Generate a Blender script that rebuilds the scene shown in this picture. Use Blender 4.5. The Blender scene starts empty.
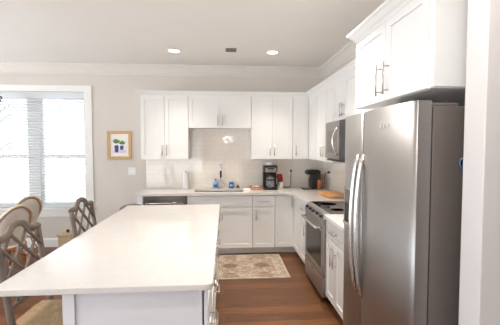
import bpy, math, random
from mathutils import Vector, Matrix
random.seed(7)
PI = math.pi
SC = bpy.context.scene
COL = SC.collection

# ------------------------------------------------------------------ camera
cam_data = bpy.data.cameras.new('camera')
cam_data.sensor_width = 36.0
cam_data.lens = 36.0 * 345.0 / 500.0
cam_data.clip_start = 0.02
cam = bpy.data.objects.new('camera', cam_data)
COL.objects.link(cam)
cam.location = (0, 0, 1.59)
cam.rotation_euler = (math.radians(90 - 2.738), 0, math.radians(-4.14))
SC.camera = cam

# ------------------------------------------------------------------ world (bright overcast daylight)
world = bpy.data.worlds.new('overcast_sky')
SC.world = world
world.use_nodes = True
wn = world.node_tree.nodes
wn.clear()
wo = wn.new('ShaderNodeOutputWorld')
SKY_COLOUR, SKY_STRENGTH = (0.84, 0.92, 1.0), 2.55
LOWER_FILL_COLOUR, LOWER_FILL_STRENGTH = (0.91, 0.955, 1.0), 4.2      # added glow below the horizon, brighter than the sky, to lift the ceiling
wtc = wn.new('ShaderNodeTexCoord')
wsp = wn.new('ShaderNodeSeparateXYZ')
world.node_tree.links.new(wtc.outputs['Generated'], wsp.inputs[0])
wmr = wn.new('ShaderNodeMapRange')
wmr.inputs['From Min'].default_value = -0.06
wmr.inputs['From Max'].default_value = 0.03
world.node_tree.links.new(wsp.outputs[2], wmr.inputs['Value'])
wmx = wn.new('ShaderNodeMixRGB')
world.node_tree.links.new(wmr.outputs[0], wmx.inputs[0])
wmx.inputs[1].default_value = tuple(v * LOWER_FILL_STRENGTH for v in LOWER_FILL_COLOUR) + (1,)
wmx.inputs[2].default_value = tuple(v * SKY_STRENGTH for v in SKY_COLOUR) + (1,)
wb = wn.new('ShaderNodeBackground')
world.node_tree.links.new(wmx.outputs[0], wb.inputs[0])
wb.inputs[1].default_value = 1.0
world.node_tree.links.new(wb.outputs[0], wo.inputs[0])

# ------------------------------------------------------------------ exposure
SC.view_settings.view_transform = 'Standard'
SC.view_settings.look = 'None'
SC.view_settings.gamma = 1.0
SC.view_settings.use_curve_mapping = False
SC.view_settings.exposure = 0.52
DOWNLIGHT_WATTS = 60.0


# ------------------------------------------------------------------ materials
def lin(c):
    return tuple(((v / 255.0) / 12.92 if v / 255.0 <= 0.04045 else ((v / 255.0 + 0.055) / 1.055) ** 2.4) for v in c)


def mat(name, rgb, rough=0.5, metal=0.0, noise=0.04, scale=12.0, spec=0.5, bump=0.0, coat=0.0, stretch=None):
    """plain surface with a faint procedural variation"""
    m = bpy.data.materials.new(name)
    m.use_nodes = True
    nt = m.node_tree
    b = nt.nodes['Principled BSDF']
    c = lin(rgb)
    b.inputs['Roughness'].default_value = rough
    b.inputs['Metallic'].default_value = metal
    b.inputs['Specular IOR Level'].default_value = spec
    b.inputs['Coat Weight'].default_value = coat
    tc = nt.nodes.new('ShaderNodeTexCoord')
    src = tc.outputs['Object']
    if stretch:
        mp = nt.nodes.new('ShaderNodeMapping')
        mp.inputs['Scale'].default_value = stretch
        nt.links.new(src, mp.inputs[0])
        src = mp.outputs[0]
    n = nt.nodes.new('ShaderNodeTexNoise')
    n.inputs['Scale'].default_value = scale
    n.inputs['Detail'].default_value = 4
    nt.links.new(src, n.inputs['Vector'])
    r = nt.nodes.new('ShaderNodeValToRGB')
    r.color_ramp.elements[0].position = 0.3
    r.color_ramp.elements[1].position = 0.7
    r.color_ramp.elements[0].color = tuple(max(0, v * (1 - noise)) for v in c) + (1,)
    r.color_ramp.elements[1].color = tuple(min(1, v * (1 + noise)) for v in c) + (1,)
    nt.links.new(n.outputs['Fac'], r.inputs[0])
    nt.links.new(r.outputs[0], b.inputs['Base Color'])
    if bump:
        bp = nt.nodes.new('ShaderNodeBump')
        bp.inputs['Strength'].default_value = bump
        bp.inputs['Distance'].default_value = 0.004
        nt.links.new(n.outputs['Fac'], bp.inputs['Height'])
        nt.links.new(bp.outputs[0], b.inputs['Normal'])
    return m


def emit(name, rgb, strength):
    m = bpy.data.materials.new(name)
    m.use_nodes = True
    nt = m.node_tree
    nt.nodes.clear()
    o = nt.nodes.new('ShaderNodeOutputMaterial')
    e = nt.nodes.new('ShaderNodeEmission')
    e.inputs[0].default_value = lin(rgb) + (1,)
    e.inputs[1].default_value = strength
    nt.links.new(e.outputs[0], o.inputs[0])
    return m


def glass_mat(name, tint=(1, 1, 1), rough=0.02, body=0.0, rgb=(200, 200, 200)):
    """thin pane: clear with a fresnel reflection, optionally a little body colour"""
    m = bpy.data.materials.new(name)
    m.use_nodes = True
    nt = m.node_tree
    nt.nodes.clear()
    o = nt.nodes.new('ShaderNodeOutputMaterial')
    t = nt.nodes.new('ShaderNodeBsdfTransparent')
    t.inputs[0].default_value = tint + (1,)
    g = nt.nodes.new('ShaderNodeBsdfGlossy')
    g.inputs['Roughness'].default_value = rough
    f = nt.nodes.new('ShaderNodeFresnel')
    f.inputs[0].default_value = 1.45
    mx = nt.nodes.new('ShaderNodeMixShader')
    nt.links.new(f.outputs[0], mx.inputs[0])
    if body:
        d = nt.nodes.new('ShaderNodeBsdfDiffuse')
        d.inputs[0].default_value = lin(rgb) + (1,)
        m2 = nt.nodes.new('ShaderNodeMixShader')
        m2.inputs[0].default_value = body
        nt.links.new(t.outputs[0], m2.inputs[1])
        nt.links.new(d.outputs[0], m2.inputs[2])
        nt.links.new(m2.outputs[0], mx.inputs[1])
    else:
        nt.links.new(t.outputs[0], mx.inputs[1])
    nt.links.new(g.outputs[0], mx.inputs[2])
    nt.links.new(mx.outputs[0], o.inputs[0])
    return m


def floor_mat():
    m = bpy.data.materials.new('oak_plank_floor')
    m.use_nodes = True
    nt = m.node_tree
    N, L = nt.nodes, nt.links
    b = N['Principled BSDF']
    tc = N.new('ShaderNodeTexCoord')
    br = N.new('ShaderNodeTexBrick')
    br.offset = 0.37
    br.inputs['Scale'].default_value = 1.0
    br.inputs['Brick Width'].default_value = 1.5
    br.inputs['Row Height'].default_value = 0.145
    br.inputs['Mortar Size'].default_value = 0.0018
    br.inputs['Mortar Smooth'].default_value = 0.3
    br.inputs['Bias'].default_value = 0.0
    br.inputs['Color1'].default_value = lin((128, 82, 46)) + (1,)
    br.inputs['Color2'].default_value = lin((90, 56, 31)) + (1,)
    br.inputs['Mortar'].default_value = lin((70, 42, 26)) + (1,)
    L.new(tc.outputs['Object'], br.inputs['Vector'])
    mp = N.new('ShaderNodeMapping')
    mp.inputs['Scale'].default_value = (1.6, 14.0, 1.0)
    L.new(tc.outputs['Object'], mp.inputs[0])
    n = N.new('ShaderNodeTexNoise')
    n.inputs['Scale'].default_value = 2.2
    n.inputs['Detail'].default_value = 7
    n.inputs['Roughness'].default_value = 0.65
    L.new(mp.outputs[0], n.inputs['Vector'])
    r = N.new('ShaderNodeValToRGB')
    r.color_ramp.elements[0].position = 0.3
    r.color_ramp.elements[0].color = (0.5, 0.47, 0.45, 1)
    r.color_ramp.elements[1].position = 0.72
    r.color_ramp.elements[1].color = (1.2, 1.2, 1.2, 1)
    L.new(n.outputs['Fac'], r.inputs[0])
    mx = N.new('ShaderNodeMixRGB')
    mx.blend_type = 'MULTIPLY'
    mx.inputs[0].default_value = 0.85
    L.new(br.outputs['Color'], mx.inputs[1])
    L.new(r.outputs[0], mx.inputs[2])
    L.new(mx.outputs[0], b.inputs['Base Color'])
    b.inputs['Roughness'].default_value = 0.42
    bp = N.new('ShaderNodeBump')
    bp.inputs['Strength'].default_value = 0.15
    bp.inputs['Distance'].default_value = 0.003
    L.new(n.outputs['Fac'], bp.inputs['Height'])
    L.new(bp.outputs[0], b.inputs['Normal'])
    return m


def tile_mat(name, axis):
    """white subway tile; axis = which world axis runs along the wall"""
    m = bpy.data.materials.new(name)
    m.use_nodes = True
    nt = m.node_tree
    N, L = nt.nodes, nt.links
    b = N['Principled BSDF']
    tc = N.new('ShaderNodeTexCoord')
    sp = N.new('ShaderNodeSeparateXYZ')
    L.new(tc.outputs['Object'], sp.inputs[0])
    cb = N.new('ShaderNodeCombineXYZ')
    L.new(sp.outputs[axis], cb.inputs[0])
    L.new(sp.outputs[2], cb.inputs[1])
    br = N.new('ShaderNodeTexBrick')
    br.inputs['Scale'].default_value = 1.0
    br.inputs['Brick Width'].default_value = 0.152
    br.inputs['Row Height'].default_value = 0.076
    br.inputs['Mortar Size'].default_value = 0.0022
    br.inputs['Mortar Smooth'].default_value = 0.2
    br.inputs['Color1'].default_value = lin((242, 234, 224)) + (1,)
    br.inputs['Color2'].default_value = lin((239, 231, 221)) + (1,)
    br.inputs['Mortar'].default_value = lin((228, 219, 208)) + (1,)
    L.new(cb.outputs[0], br.inputs['Vector'])
    L.new(br.outputs['Color'], b.inputs['Base Color'])
    b.inputs['Roughness'].default_value = 0.03
    bp = N.new('ShaderNodeBump')
    bp.inputs['Strength'].default_value = 0.25
    bp.inputs['Distance'].default_value = 0.002
    bp.invert = True
    L.new(br.outputs['Fac'], bp.inputs['Height'])
    L.new(bp.outputs[0], b.inputs['Normal'])
    return m


def quartz_mat():
    m = bpy.data.materials.new('white_quartz')
    m.use_nodes = True
    nt = m.node_tree
    N, L = nt.nodes, nt.links
    b = N['Principled BSDF']
    tc = N.new('ShaderNodeTexCoord')
    n1 = N.new('ShaderNodeTexNoise')
    n1.inputs['Scale'].default_value = 5.0
    n1.inputs['Detail'].default_value = 8
    n1.inputs['Distortion'].default_value = 1.6
    L.new(tc.outputs['Object'], n1.inputs['Vector'])
    r = N.new('ShaderNodeValToRGB')
    e = r.color_ramp.elements
    e[0].position = 0.35
    e[0].color = lin((219, 215, 211)) + (1,)
    e[1].position = 0.62
    e[1].color = lin((223, 219, 215)) + (1,)
    v = r.color_ramp.elements.new(0.5)
    v.color = lin((221, 217, 213)) + (1,)
    L.new(n1.outputs['Fac'], r.inputs[0])
    n2 = N.new('ShaderNodeTexNoise')
    n2.inputs['Scale'].default_value = 160.0
    L.new(tc.outputs['Object'], n2.inputs['Vector'])
    r2 = N.new('ShaderNodeValToRGB')
    r2.color_ramp.elements[0].position = 0.28
    r2.color_ramp.elements[0].color = (0.86, 0.84, 0.82, 1)
    r2.color_ramp.elements[1].position = 0.42
    r2.color_ramp.elements[1].color = (1, 1, 1, 1)
    L.new(n2.outputs['Fac'], r2.inputs[0])
    mx = N.new('ShaderNodeMixRGB')
    mx.blend_type = 'MULTIPLY'
    mx.inputs[0].default_value = 1
    L.new(r.outputs[0], mx.inputs[1])
    L.new(r2.outputs[0], mx.inputs[2])
    L.new(mx.outputs[0], b.inputs['Base Color'])
    b.inputs['Roughness'].default_value = 0.12
    return m


def steel_mat(name, rgb=(190, 186, 181), rough=0.40, grain=(2, 2, 90)):
    m = mat(name, rgb, rough, 1.0, 0.05, 6.0, stretch=grain)
    nt = m.node_tree
    N, L = nt.nodes, nt.links
    b = N['Principled BSDF']
    n = next(x for x in N if x.type == 'TEX_NOISE')
    mr = N.new('ShaderNodeMapRange')
    mr.inputs['To Min'].default_value = rough - 0.05
    mr.inputs['To Max'].default_value = rough + 0.07
    L.new(n.outputs['Fac'], mr.inputs['Value'])
    L.new(mr.outputs[0], b.inputs['Roughness'])
    return m


def rug_mat(hw, hd):
    """faded oriental rug: cream border bands, rosy brown medallions, blue-grey flecks"""
    m = bpy.data.materials.new('oriental_rug_weave')
    m.use_nodes = True
    nt = m.node_tree
    N, L = nt.nodes, nt.links
    b = N['Principled BSDF']
    b.inputs['Roughness'].default_value = 0.95
    b.inputs['Specular IOR Level'].default_value = 0.1
    tc = N.new('ShaderNodeTexCoord')
    sp = N.new('ShaderNodeSeparateXYZ')
    L.new(tc.outputs['Object'], sp.inputs[0])

    def math_(op, a, bb=None):
        k = N.new('ShaderNodeMath')
        k.operation = op
        for i, v in enumerate((a, bb)):
            if v is None:
                continue
            if isinstance(v, (int, float)):
                k.inputs[i].default_value = v
            else:
                L.new(v, k.inputs[i])
        return k.outputs[0]
    ax = math_('ABSOLUTE', sp.outputs[0])
    ay = math_('ABSOLUTE', sp.outputs[1])
    dx = math_('SUBTRACT', hw, ax)
    dy = math_('SUBTRACT', hd, ay)
    edge = math_('MINIMUM', dx, dy)
    # field : voronoi flowers on cream
    vo = N.new('ShaderNodeTexVoronoi')
    vo.inputs['Scale'].default_value = 17.0
    L.new(tc.outputs['Object'], vo.inputs['Vector'])
    rv = N.new('ShaderNodeValToRGB')
    rv.color_ramp.interpolation = 'CONSTANT'
    e = rv.color_ramp.elements
    e[0].position = 0.0
    e[0].color = lin((122, 86, 68)) + (1,)
    e[1].position = 0.16
    e[1].color = lin((186, 168, 148)) + (1,)
    for p, c in ((0.27, (150, 124, 104)), (0.34, (186, 170, 152)), (0.46, (122, 114, 110)), (0.52, (172, 148, 128)), (0.6, (190, 174, 156))):
        q = e.new(p)
        q.color = lin(c) + (1,)
    L.new(vo.outputs['Distance'], rv.inputs[0])
    # medallion lozenges
    wx = math_('MULTIPLY', sp.outputs[0], 2 * PI / 0.42)
    wy = math_('MULTIPLY', sp.outputs[1], 2 * PI / 0.36)
    med = math_('ADD', math_('COSINE', wx), math_('COSINE', wy))
    rm = N.new('ShaderNodeValToRGB')
    rm.color_ramp.interpolation = 'CONSTANT'
    f = rm.color_ramp.elements
    f[0].position = 0
    f[0].color = (0, 0, 0, 1)
    f[1].position = 0.80
    f[1].color = (0.75, 0.75, 0.75, 1)
    q = f.new(0.70)
    q.color = (0.35, 0.35, 0.35, 1)
    L.new(math_('MULTIPLY_ADD' if False else 'MULTIPLY', math_('ADD', med, 2.0), 0.25), rm.inputs[0])
    mx = N.new('ShaderNodeMixRGB')
    L.new(rm.outputs[0], mx.inputs[0])
    L.new(rv.outputs[0], mx.inputs[1])
    mx.inputs[2].default_value = lin((126, 94, 76)) + (1,)
    # border bands by distance to the edge
    rb = N.new('ShaderNodeValToRGB')
    rb.color_ramp.interpolation = 'CONSTANT'
    g = rb.color_ramp.elements
    g[0].position = 0.0
    g[0].color = (1, 1, 1, 1)
    g[1].position = 0.14
    g[1].color = (0, 0, 0, 1)
    for p, v in ((0.02, 0.9), (0.024, 0.25), (0.12, 0.95), (0.132, 0.5)):
        q = g.new(p)
        q.color = (v, v, v, 1)
    L.new(edge, rb.inputs[0])
    mx2 = N.new('ShaderNodeMixRGB')
    L.new(rb.outputs[0], mx2.inputs[0])
    L.new(mx.outputs[0], mx2.inputs[1])
    mx2.inputs[2].default_value = lin((192, 180, 164)) + (1,)
    no = N.new('ShaderNodeTexNoise')
    no.inputs['Scale'].default_value = 9.0
    no.inputs['Detail'].default_value = 6
    L.new(tc.outputs['Object'], no.inputs['Vector'])
    rn = N.new('ShaderNodeValToRGB')
    rn.color_ramp.elements[0].position = 0.3
    rn.color_ramp.elements[0].color = (0.78, 0.76, 0.74, 1)
    rn.color_ramp.elements[1].position = 0.7
    rn.color_ramp.elements[1].color = (1.05, 1.05, 1.05, 1)
    L.new(no.outputs['Fac'], rn.inputs[0])
    mx3 = N.new('ShaderNodeMixRGB')
    mx3.blend_type = 'MULTIPLY'
    mx3.inputs[0].default_value = 1
    L.new(mx2.outputs[0], mx3.inputs[1])
    L.new(rn.outputs[0], mx3.inputs[2])
    L.new(mx3.outputs[0], b.inputs['Base Color'])
    return m


def blind_mat():
    m = bpy.data.materials.new('white_vinyl_blind')
    m.use_nodes = True
    nt = m.node_tree
    b = nt.nodes['Principled BSDF']
    b.inputs['Base Color'].default_value = lin((246, 247, 248)) + (1,)
    b.inputs['Roughness'].default_value = 0.5
    t = nt.nodes.new('ShaderNodeBsdfTranslucent')
    t.inputs[0].default_value = (0.9, 0.93, 0.95, 1)
    mx = nt.nodes.new('ShaderNodeMixShader')
    mx.inputs[0].default_value = 0.5
    nt.links.new(b.outputs[0], mx.inputs[1])
    nt.links.new(t.outputs[0], mx.inputs[2])
    nt.links.new(mx.outputs[0], nt.nodes['Material Output'].inputs[0])
    return m


M = dict(
    wall=mat('greige_paint', (219, 211, 203), 0.85, noise=0.015, scale=3, spec=0.2),
    stub=mat('pale_grey_paint', (214, 209, 207), 0.8, noise=0.01, scale=3, spec=0.2),
    ceiling=mat('ceiling_paint', (246, 243, 238), 0.9, noise=0.01, scale=2, spec=0.2),
    crown=mat('cream_crown_paint', (226, 220, 212), 0.6, noise=0.01),
    trim=mat('white_trim_paint', (240, 238, 234), 0.45, noise=0.01),
    cab=mat('white_cabinet_paint', (233, 232, 230), 0.38, noise=0.01, scale=4),
    dark=mat('dark_gap', (30, 28, 27), 0.8),
    floor=floor_mat(),
    tile_back=tile_mat('white_subway_tile', 0),
    tile_right=tile_mat('white_subway_tile_side', 1),
    quartz=quartz_mat(),
    steel=steel_mat('brushed_steel', (168, 165, 163)),
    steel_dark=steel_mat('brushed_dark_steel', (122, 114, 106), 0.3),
    steel_h=steel_mat('brushed_steel_bright', (214, 212, 210), 0.22, (90, 2, 2)),
    nickel=mat('brushed_nickel', (196, 190, 182), 0.3, 1.0, 0.03, 40),
    chrome=mat('chrome', (222, 222, 224), 0.1, 1.0, 0.01),
    grey_case=mat('grey_painted_steel', (118, 109, 104), 0.42, 0.35, 0.02),
    blackglass=mat('black_glass', (22, 21, 21), 0.06, 0.0, 0.02, spec=0.6),
    ovenglass=mat('smoked_oven_glass', (46, 43, 41), 0.2, 0.0, 0.02, spec=0.15),
    blackplastic=mat('black_plastic', (24, 23, 23), 0.35, noise=0.03),
    rubber=mat('black_cord', (32, 30, 29), 0.6),
    whiteplastic=mat('white_plastic', (238, 236, 232), 0.4, noise=0.01),
    paper=mat('white_paper', (246, 245, 243), 0.9, noise=0.015, scale=40, spec=0.1),
    red=mat('red_foil', (196, 34, 34), 0.4, noise=0.08, scale=30),
    copper=mat('copper_plastic', (206, 128, 92), 0.25, 0.6, 0.06),
    board=mat('maple_board', (214, 152, 92), 0.45, noise=0.14, scale=3.0, stretch=(16, 1.5, 1.5)),
    tank=glass_mat('smoky_water_tank', (0.92, 0.90, 0.88), 0.04, 0.35, (186, 150, 128)),
    glass=glass_mat('window_glass'),
    carafe=glass_mat('carafe_glass', (0.93, 0.94, 0.95), 0.04, 0.22, (214, 216, 218)),
    bluesoap=mat('light_blue_plastic', (150, 190, 226), 0.25, noise=0.04),
    deepblue=mat('deep_blue_plastic', (24, 92, 160), 0.25, noise=0.05),
    label_blue=mat('dark_blue_label', (60, 104, 176), 0.4),
    taupe=mat('taupe_washed_wood', (116, 103, 92), 0.55, noise=0.16, scale=6, stretch=(6, 6, 1.2)),
    rush=mat('woven_rush', (172, 146, 112), 0.85, noise=0.28, scale=7.0, bump=0.6, stretch=(30, 3, 3)),
    rattan=mat('pale_rattan', (222, 206, 182), 0.5, noise=0.12, scale=20),
    amber=mat('amber_rattan', (176, 106, 48), 0.45, noise=0.3, scale=24),
    cane=mat('cream_woven_cane', (236, 230, 218), 0.7, noise=0.08, scale=80, bump=0.5),
    pad=mat('charcoal_pad', (78, 80, 84), 0.8, noise=0.1, scale=40),
    blind=blind_mat(),
    oak=mat('light_oak_frame', (206, 166, 112), 0.5, noise=0.12, scale=8, stretch=(8, 8, 1)),
    iron=mat('dark_bronze', (66, 46, 40), 0.45, 0.7, 0.08),
    wicker=mat('wicker', (204, 180, 148), 0.7, noise=0.3, scale=60, bump=0.8),
    tray=mat('pink_beige_wicker', (212, 172, 146), 0.7, noise=0.18, scale=40, bump=0.5),
    rust=mat('rust_brown', (150, 84, 58), 0.6, noise=0.1),
    mat_board=mat('cream_mat_board', (245, 241, 234), 0.8, noise=0.01),
    p_pink=mat('paint_pale_lilac', (226, 208, 222), 0.8, noise=0.1, scale=30),
    p_blue=mat('paint_cobalt', (62, 76, 150), 0.7, noise=0.5, scale=60),
    p_green=mat('paint_leaf_green', (120, 156, 74), 0.7, noise=0.4, scale=60),
    p_dark=mat('paint_dark_green', (74, 108, 62), 0.7, noise=0.3, scale=60),
    bin=mat('dark_taupe_metal', (112, 104, 98), 0.35, 0.5, 0.03),
    lens=emit('lamp_lens', (255, 240, 214), 9.0),
    globe=emit('lit_globe', (255, 246, 232), 40.0),
    tabletop=mat('white_table_paint', (240, 240, 238), 0.3, noise=0.01),
    ledger=mat('pale_concrete', (228, 228, 226), 0.9, noise=0.06, scale=3),
    bark=mat('grey_bark', (128, 118, 108), 0.9, noise=0.2, scale=20),
    rug=rug_mat(0.72, 0.45),
    lilac_grey=mat('island_grey_white_paint', (222, 221, 225), 0.45, noise=0.01, scale=4),
)


# ------------------------------------------------------------------ mesh builder
class MB:
    def __init__(s):
        s.v, s.f, s.sm, s.mi = [], [], [], []

    def add(s, vs, fs, smooth=False, mi=0):
        o = len(s.v)
        s.v += [tuple(p) for p in vs]
        for f in fs:
            s.f.append([i + o for i in f])
            s.sm.append(smooth)
            s.mi.append(mi)
        return s

    def box(s, x0, x1, y0, y1, z0, z1, mi=0):
        if x0 > x1: x0, x1 = x1, x0
        if y0 > y1: y0, y1 = y1, y0
        if z0 > z1: z0, z1 = z1, z0
        vs = [(x0, y0, z0), (x1, y0, z0), (x1, y1, z0), (x0, y1, z0), (x0, y0, z1), (x1, y0, z1), (x1, y1, z1), (x0, y1, z1)]
        fs = [(0, 3, 2, 1), (4, 5, 6, 7), (0, 1, 5, 4), (1, 2, 6, 5), (2, 3, 7, 6), (3, 0, 4, 7)]
        return s.add(vs, fs, False, mi)

    def prism(s, poly, a0, a1, axis='z', mi=0, smooth=False):
        """extrude a closed 2-D polygon; axis z: (x,y), axis y: (x,z), axis x: (y,z)"""
        def P(u, w, a):
            return (u, w, a) if axis == 'z' else ((u, a, w) if axis == 'y' else (a, u, w))
        n = len(poly)
        vs = [P(u, w, a0) for u, w in poly] + [P(u, w, a1) for u, w in poly]
        fs = [tuple(range(n))[::-1], tuple(range(n, 2 * n))]
        s.add(vs, fs, False, mi)
        o = len(s.v) - 2 * n
        for i in range(n):
            j = (i + 1) % n
            s.f.append([o + i, o + j, o + n + j, o + n + i])
            s.sm.append(smooth)
            s.mi.append(mi)
        return s

    def tube(s, pts, r, n=10, mi=0, closed=False, flat=1.0):
        pts = [Vector(p) for p in pts]
        rs = r if isinstance(r, (list, tuple)) else [r] * len(pts)
        k = len(pts)
        tang = []
        for i in range(k):
            if closed:
                t = pts[(i + 1) % k] - pts[i - 1]
            else:
                t = pts[min(i + 1, k - 1)] - pts[max(i - 1, 0)]
            tang.append(t.normalized())
        up = Vector((0, 0, 1)) if abs(tang[0].z) < 0.9 else Vector((1, 0, 0))
        u = tang[0].cross(up).normalized()
        vs, fs = [], []
        for i in range(k):
            u = (u - tang[i] * u.dot(tang[i])).normalized()
            w = tang[i].cross(u)
            for j in range(n):
                a = 2 * PI * j / n
                vs.append(pts[i] + u * math.cos(a) * rs[i] + w * math.sin(a) * rs[i] * flat)
        rng = k if closed else k - 1
        for i in range(rng):
            a, b = i * n, ((i + 1) % k) * n
            for j in range(n):
                fs.append((a + j, a + (j + 1) % n, b + (j + 1) % n, b + j))
        s.add(vs, fs, True, mi)
        if not closed:
            o = len(s.v) - k * n
            s.f.append([o + j for j in range(n)][::-1]); s.sm.append(False); s.mi.append(mi)
            s.f.append([o + (k - 1) * n + j for j in range(n)]); s.sm.append(False); s.mi.append(mi)
        return s

    def lathe(s, prof, c=(0, 0, 0), n=24, mi=0, axis='z', smooth=True):
        vs, fs = [], []
        for r, h in prof:
            for j in range(n):
                a = 2 * PI * j / n
                p = (r * math.cos(a), r * math.sin(a), h)
                if axis == 'x': p = (p[2], p[0], p[1])
                if axis == 'y': p = (p[0], p[2], p[1])
                vs.append((p[0] + c[0], p[1] + c[1], p[2] + c[2]))
        k = len(prof)
        for i in range(k - 1):
            for j in range(n):
                q = (i * n + j, i * n + (j + 1) % n, (i + 1) * n + (j + 1) % n, (i + 1) * n + j)
                fs.append(q if axis != 'y' else q[::-1])
        s.add(vs, fs, smooth, mi)
        o = len(s.v) - k * n
        for idx in (0, k - 1):
            if prof[idx][0] > 1e-5:
                s.f.append([o + idx * n + j for j in range(n)]); s.sm.append(False); s.mi.append(mi)
        return s

    def ball(s, c, rx, ry, rz, n=14, mi=0):
        k = n // 2
        vs, fs = [], []
        for i in range(k + 1):
            t = PI * i / k
            for j in range(n):
                a = 2 * PI * j / n
                vs.append((c[0] + rx * math.sin(t) * math.cos(a), c[1] + ry * math.sin(t) * math.sin(a), c[2] + rz * math.cos(t)))
        for i in range(k):
            for j in range(n):
                fs.append((i * n + j, (i + 1) * n + j, (i + 1) * n + (j + 1) % n, i * n + (j + 1) % n))
        return s.add(vs, fs, True, mi)

    def sweep(s, path, prof, mi=0):
        """closed profile (offset to the right of travel, z) swept with mitres along an open xy path"""
        P = [Vector((p[0], p[1])) for p in path]
        k = len(P)
        nrm = []
        for i in range(k - 1):
            d = (P[i + 1] - P[i]).normalized()
            nrm.append(Vector((d.y, -d.x)))
        vs, fs = [], []
        n = len(prof)
        for i in range(k):
            if i == 0: m = nrm[0]
            elif i == k - 1: m = nrm[-1]
            else:
                m = (nrm[i - 1] + nrm[i])
                m = m / (1 + nrm[i - 1].dot(nrm[i]))
            for o, z in prof:
                q = P[i] + m * o
                vs.append((q.x, q.y, z))
        for i in range(k - 1):
            for j in range(n):
                fs.append((i * n + j, i * n + (j + 1) % n, (i + 1) * n + (j + 1) % n, (i + 1) * n + j))
        fs.append(tuple(range(n)))
        fs.append(tuple((k - 1) * n + j for j in range(n))[::-1])
        return s.add(vs, fs, False, mi)

    def build(s, name, mats, parent=None, bevel=0.0, seg=2, loc=None):
        me = bpy.data.meshes.new(name)
        me.from_pydata(s.v, [], s.f)
        if not isinstance(mats, (list, tuple)): mats = [mats]
        for m in mats: me.materials.append(M[m] if isinstance(m, str) else m)
        me.polygons.foreach_set('use_smooth', s.sm)
        me.polygons.foreach_set('material_index', s.mi)
        import bmesh
        bm = bmesh.new()
        bm.from_mesh(me)
        bmesh.ops.recalc_face_normals(bm, faces=bm.faces)
        bm.to_mesh(me)
        bm.free()
        me.update()
        o = bpy.data.objects.new(name, me)
        COL.objects.link(o)
        if parent: o.parent = parent
        if loc: o.location = loc
        if bevel:
            b = o.modifiers.new('bevel', 'BEVEL')
            b.width = bevel
            b.segments = seg
            b.limit_method = 'ANGLE'
            b.angle_limit = math.radians(50)
        return o


def tag(o, label=None, cat=None, group=None, kind=None):
    if label: o['label'] = label
    if cat: o['category'] = cat
    if group: o['group'] = group
    if kind: o['kind'] = kind
    return o


def thing(name, label, cat, loc=(0, 0, 0), rz=0.0, group=None):
    o = bpy.data.objects.new(name, None)
    o.empty_display_size = 0.1
    COL.objects.link(o)
    o.location = loc
    o.rotation_euler = (0, 0, rz)
    return tag(o, label, cat, group)


def struct(name, mb, m, parent=None, bevel=0.0, loc=None):
    o = mb.build(name, m, parent, bevel, loc=loc)
    if parent is None: o['kind'] = 'structure'
    return o


def copy_tree(o, label=None, loc=None, rz=None):
    def rec(a, parent):
        c = a.copy()
        COL.objects.link(c)
        if parent: c.parent = parent
        for ch in [x for x in bpy.data.objects if x.parent == a]:
            rec(ch, c)
        return c
    r = rec(o, None)
    if label: r['label'] = label
    if loc: r.location = loc
    if rz is not None: r.rotation_euler = (0, 0, rz)
    return r


def arc(cx, cy, r, a0, a1, n):
    return [(cx + r * math.cos(a0 + (a1 - a0) * i / n), cy + r * math.sin(a0 + (a1 - a0) * i / n)) for i in range(n + 1)]


# ================================================================== STRUCTURE
YW, XR, ZC = 5.59, 1.62, 2.852
XL, XF, YB = -5.0, 4.0, -4.0
WX0, WX1, WZ0, WZ1 = -3.77, -2.187, 0.627, 2.43      # window opening

struct('floor', MB().box(XL, XF, YB, YW + 0.15, -0.1, 0), 'floor')
struct('ceiling', MB().box(XL, XF, YB, YW + 0.15, ZC, ZC + 0.12), 'ceiling')
wb_ = MB()
wb_.box(XL, WX0, YW, YW + 0.15, 0, ZC).box(WX1, XF, YW, YW + 0.15, 0, ZC)
wb_.box(WX0, WX1, YW, YW + 0.15, WZ1, ZC).box(WX0, WX1, YW, YW + 0.15, 0, WZ0)
struct('wall_back', wb_, 'wall')
struct('wall_right', MB().box(XR, XR + 0.12, 1.385, YW, 0, ZC), 'wall')
struct('wall_front', MB().box(1.0, XF, 1.265, 1.385, 0, ZC), 'stub', bevel=0.004)
struct('wall_left', MB().box(XL - 0.12, XL, 4.6, YW + 0.15, 0, ZC).box(XL - 0.12, XL, YB, 4.6, 2.45, ZC).box(XL - 0.12, XL, 1.4, 2.5, 0, 2.45), 'wall')  # unseen wall; its wide openings and pier are added to shape the fill light
struct('wall_rear', MB().box(XL, -3.5, YB - 0.12, YB, 0, ZC).box(-1.0, XF, YB - 0.12, YB, 0, ZC).box(-3.5, -1.0, YB - 0.12, YB, 2.3, ZC), 'wall')  # unseen wall; wide opening added to bring in frontal light
struct('wall_side', MB().box(XF, XF + 0.12, YB, YW + 0.15, 0, ZC), 'wall')

# room crown moulding
cp = [(0, ZC - 0.155), (0.012, ZC - 0.155), (0.016, ZC - 0.13), (0.03, ZC - 0.118), (0.045, ZC - 0.085), (0.075, ZC - 0.05),
      (0.085, ZC - 0.03), (0.10, ZC - 0.024), (0.104, ZC - 0.0005), (0, ZC - 0.0005)]
struct('trim_1', MB().sweep([(XL, YW - 0.0005), (XR - 0.0005, YW - 0.0005), (XR - 0.0005, 1.386)], cp), 'crown')
# cabinet crown mouldings
CT = 2.345
cc = [(-0.02, CT - 0.012), (0.004, CT - 0.012), (0.008, CT + 0.006), (0.022, CT + 0.016), (0.04, CT + 0.04), (0.052, CT + 0.046), (0.054, CT + 0.062), (-0.02, CT + 0.062)]
struct('trim_2', MB().sweep([(-1.252, YW - 0.001), (-1.252, 5.248), (1.283, 5.248), (1.283, 2.50)], cc), 'cab')
struct('trim_3', MB().sweep([(1.28, 2.494), (0.958, 2.494), (0.958, 1.566), (XR - 0.001, 1.566)][::1],
       [(-a, z) if False else (a, z) for a, z in cc]), 'cab')

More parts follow.
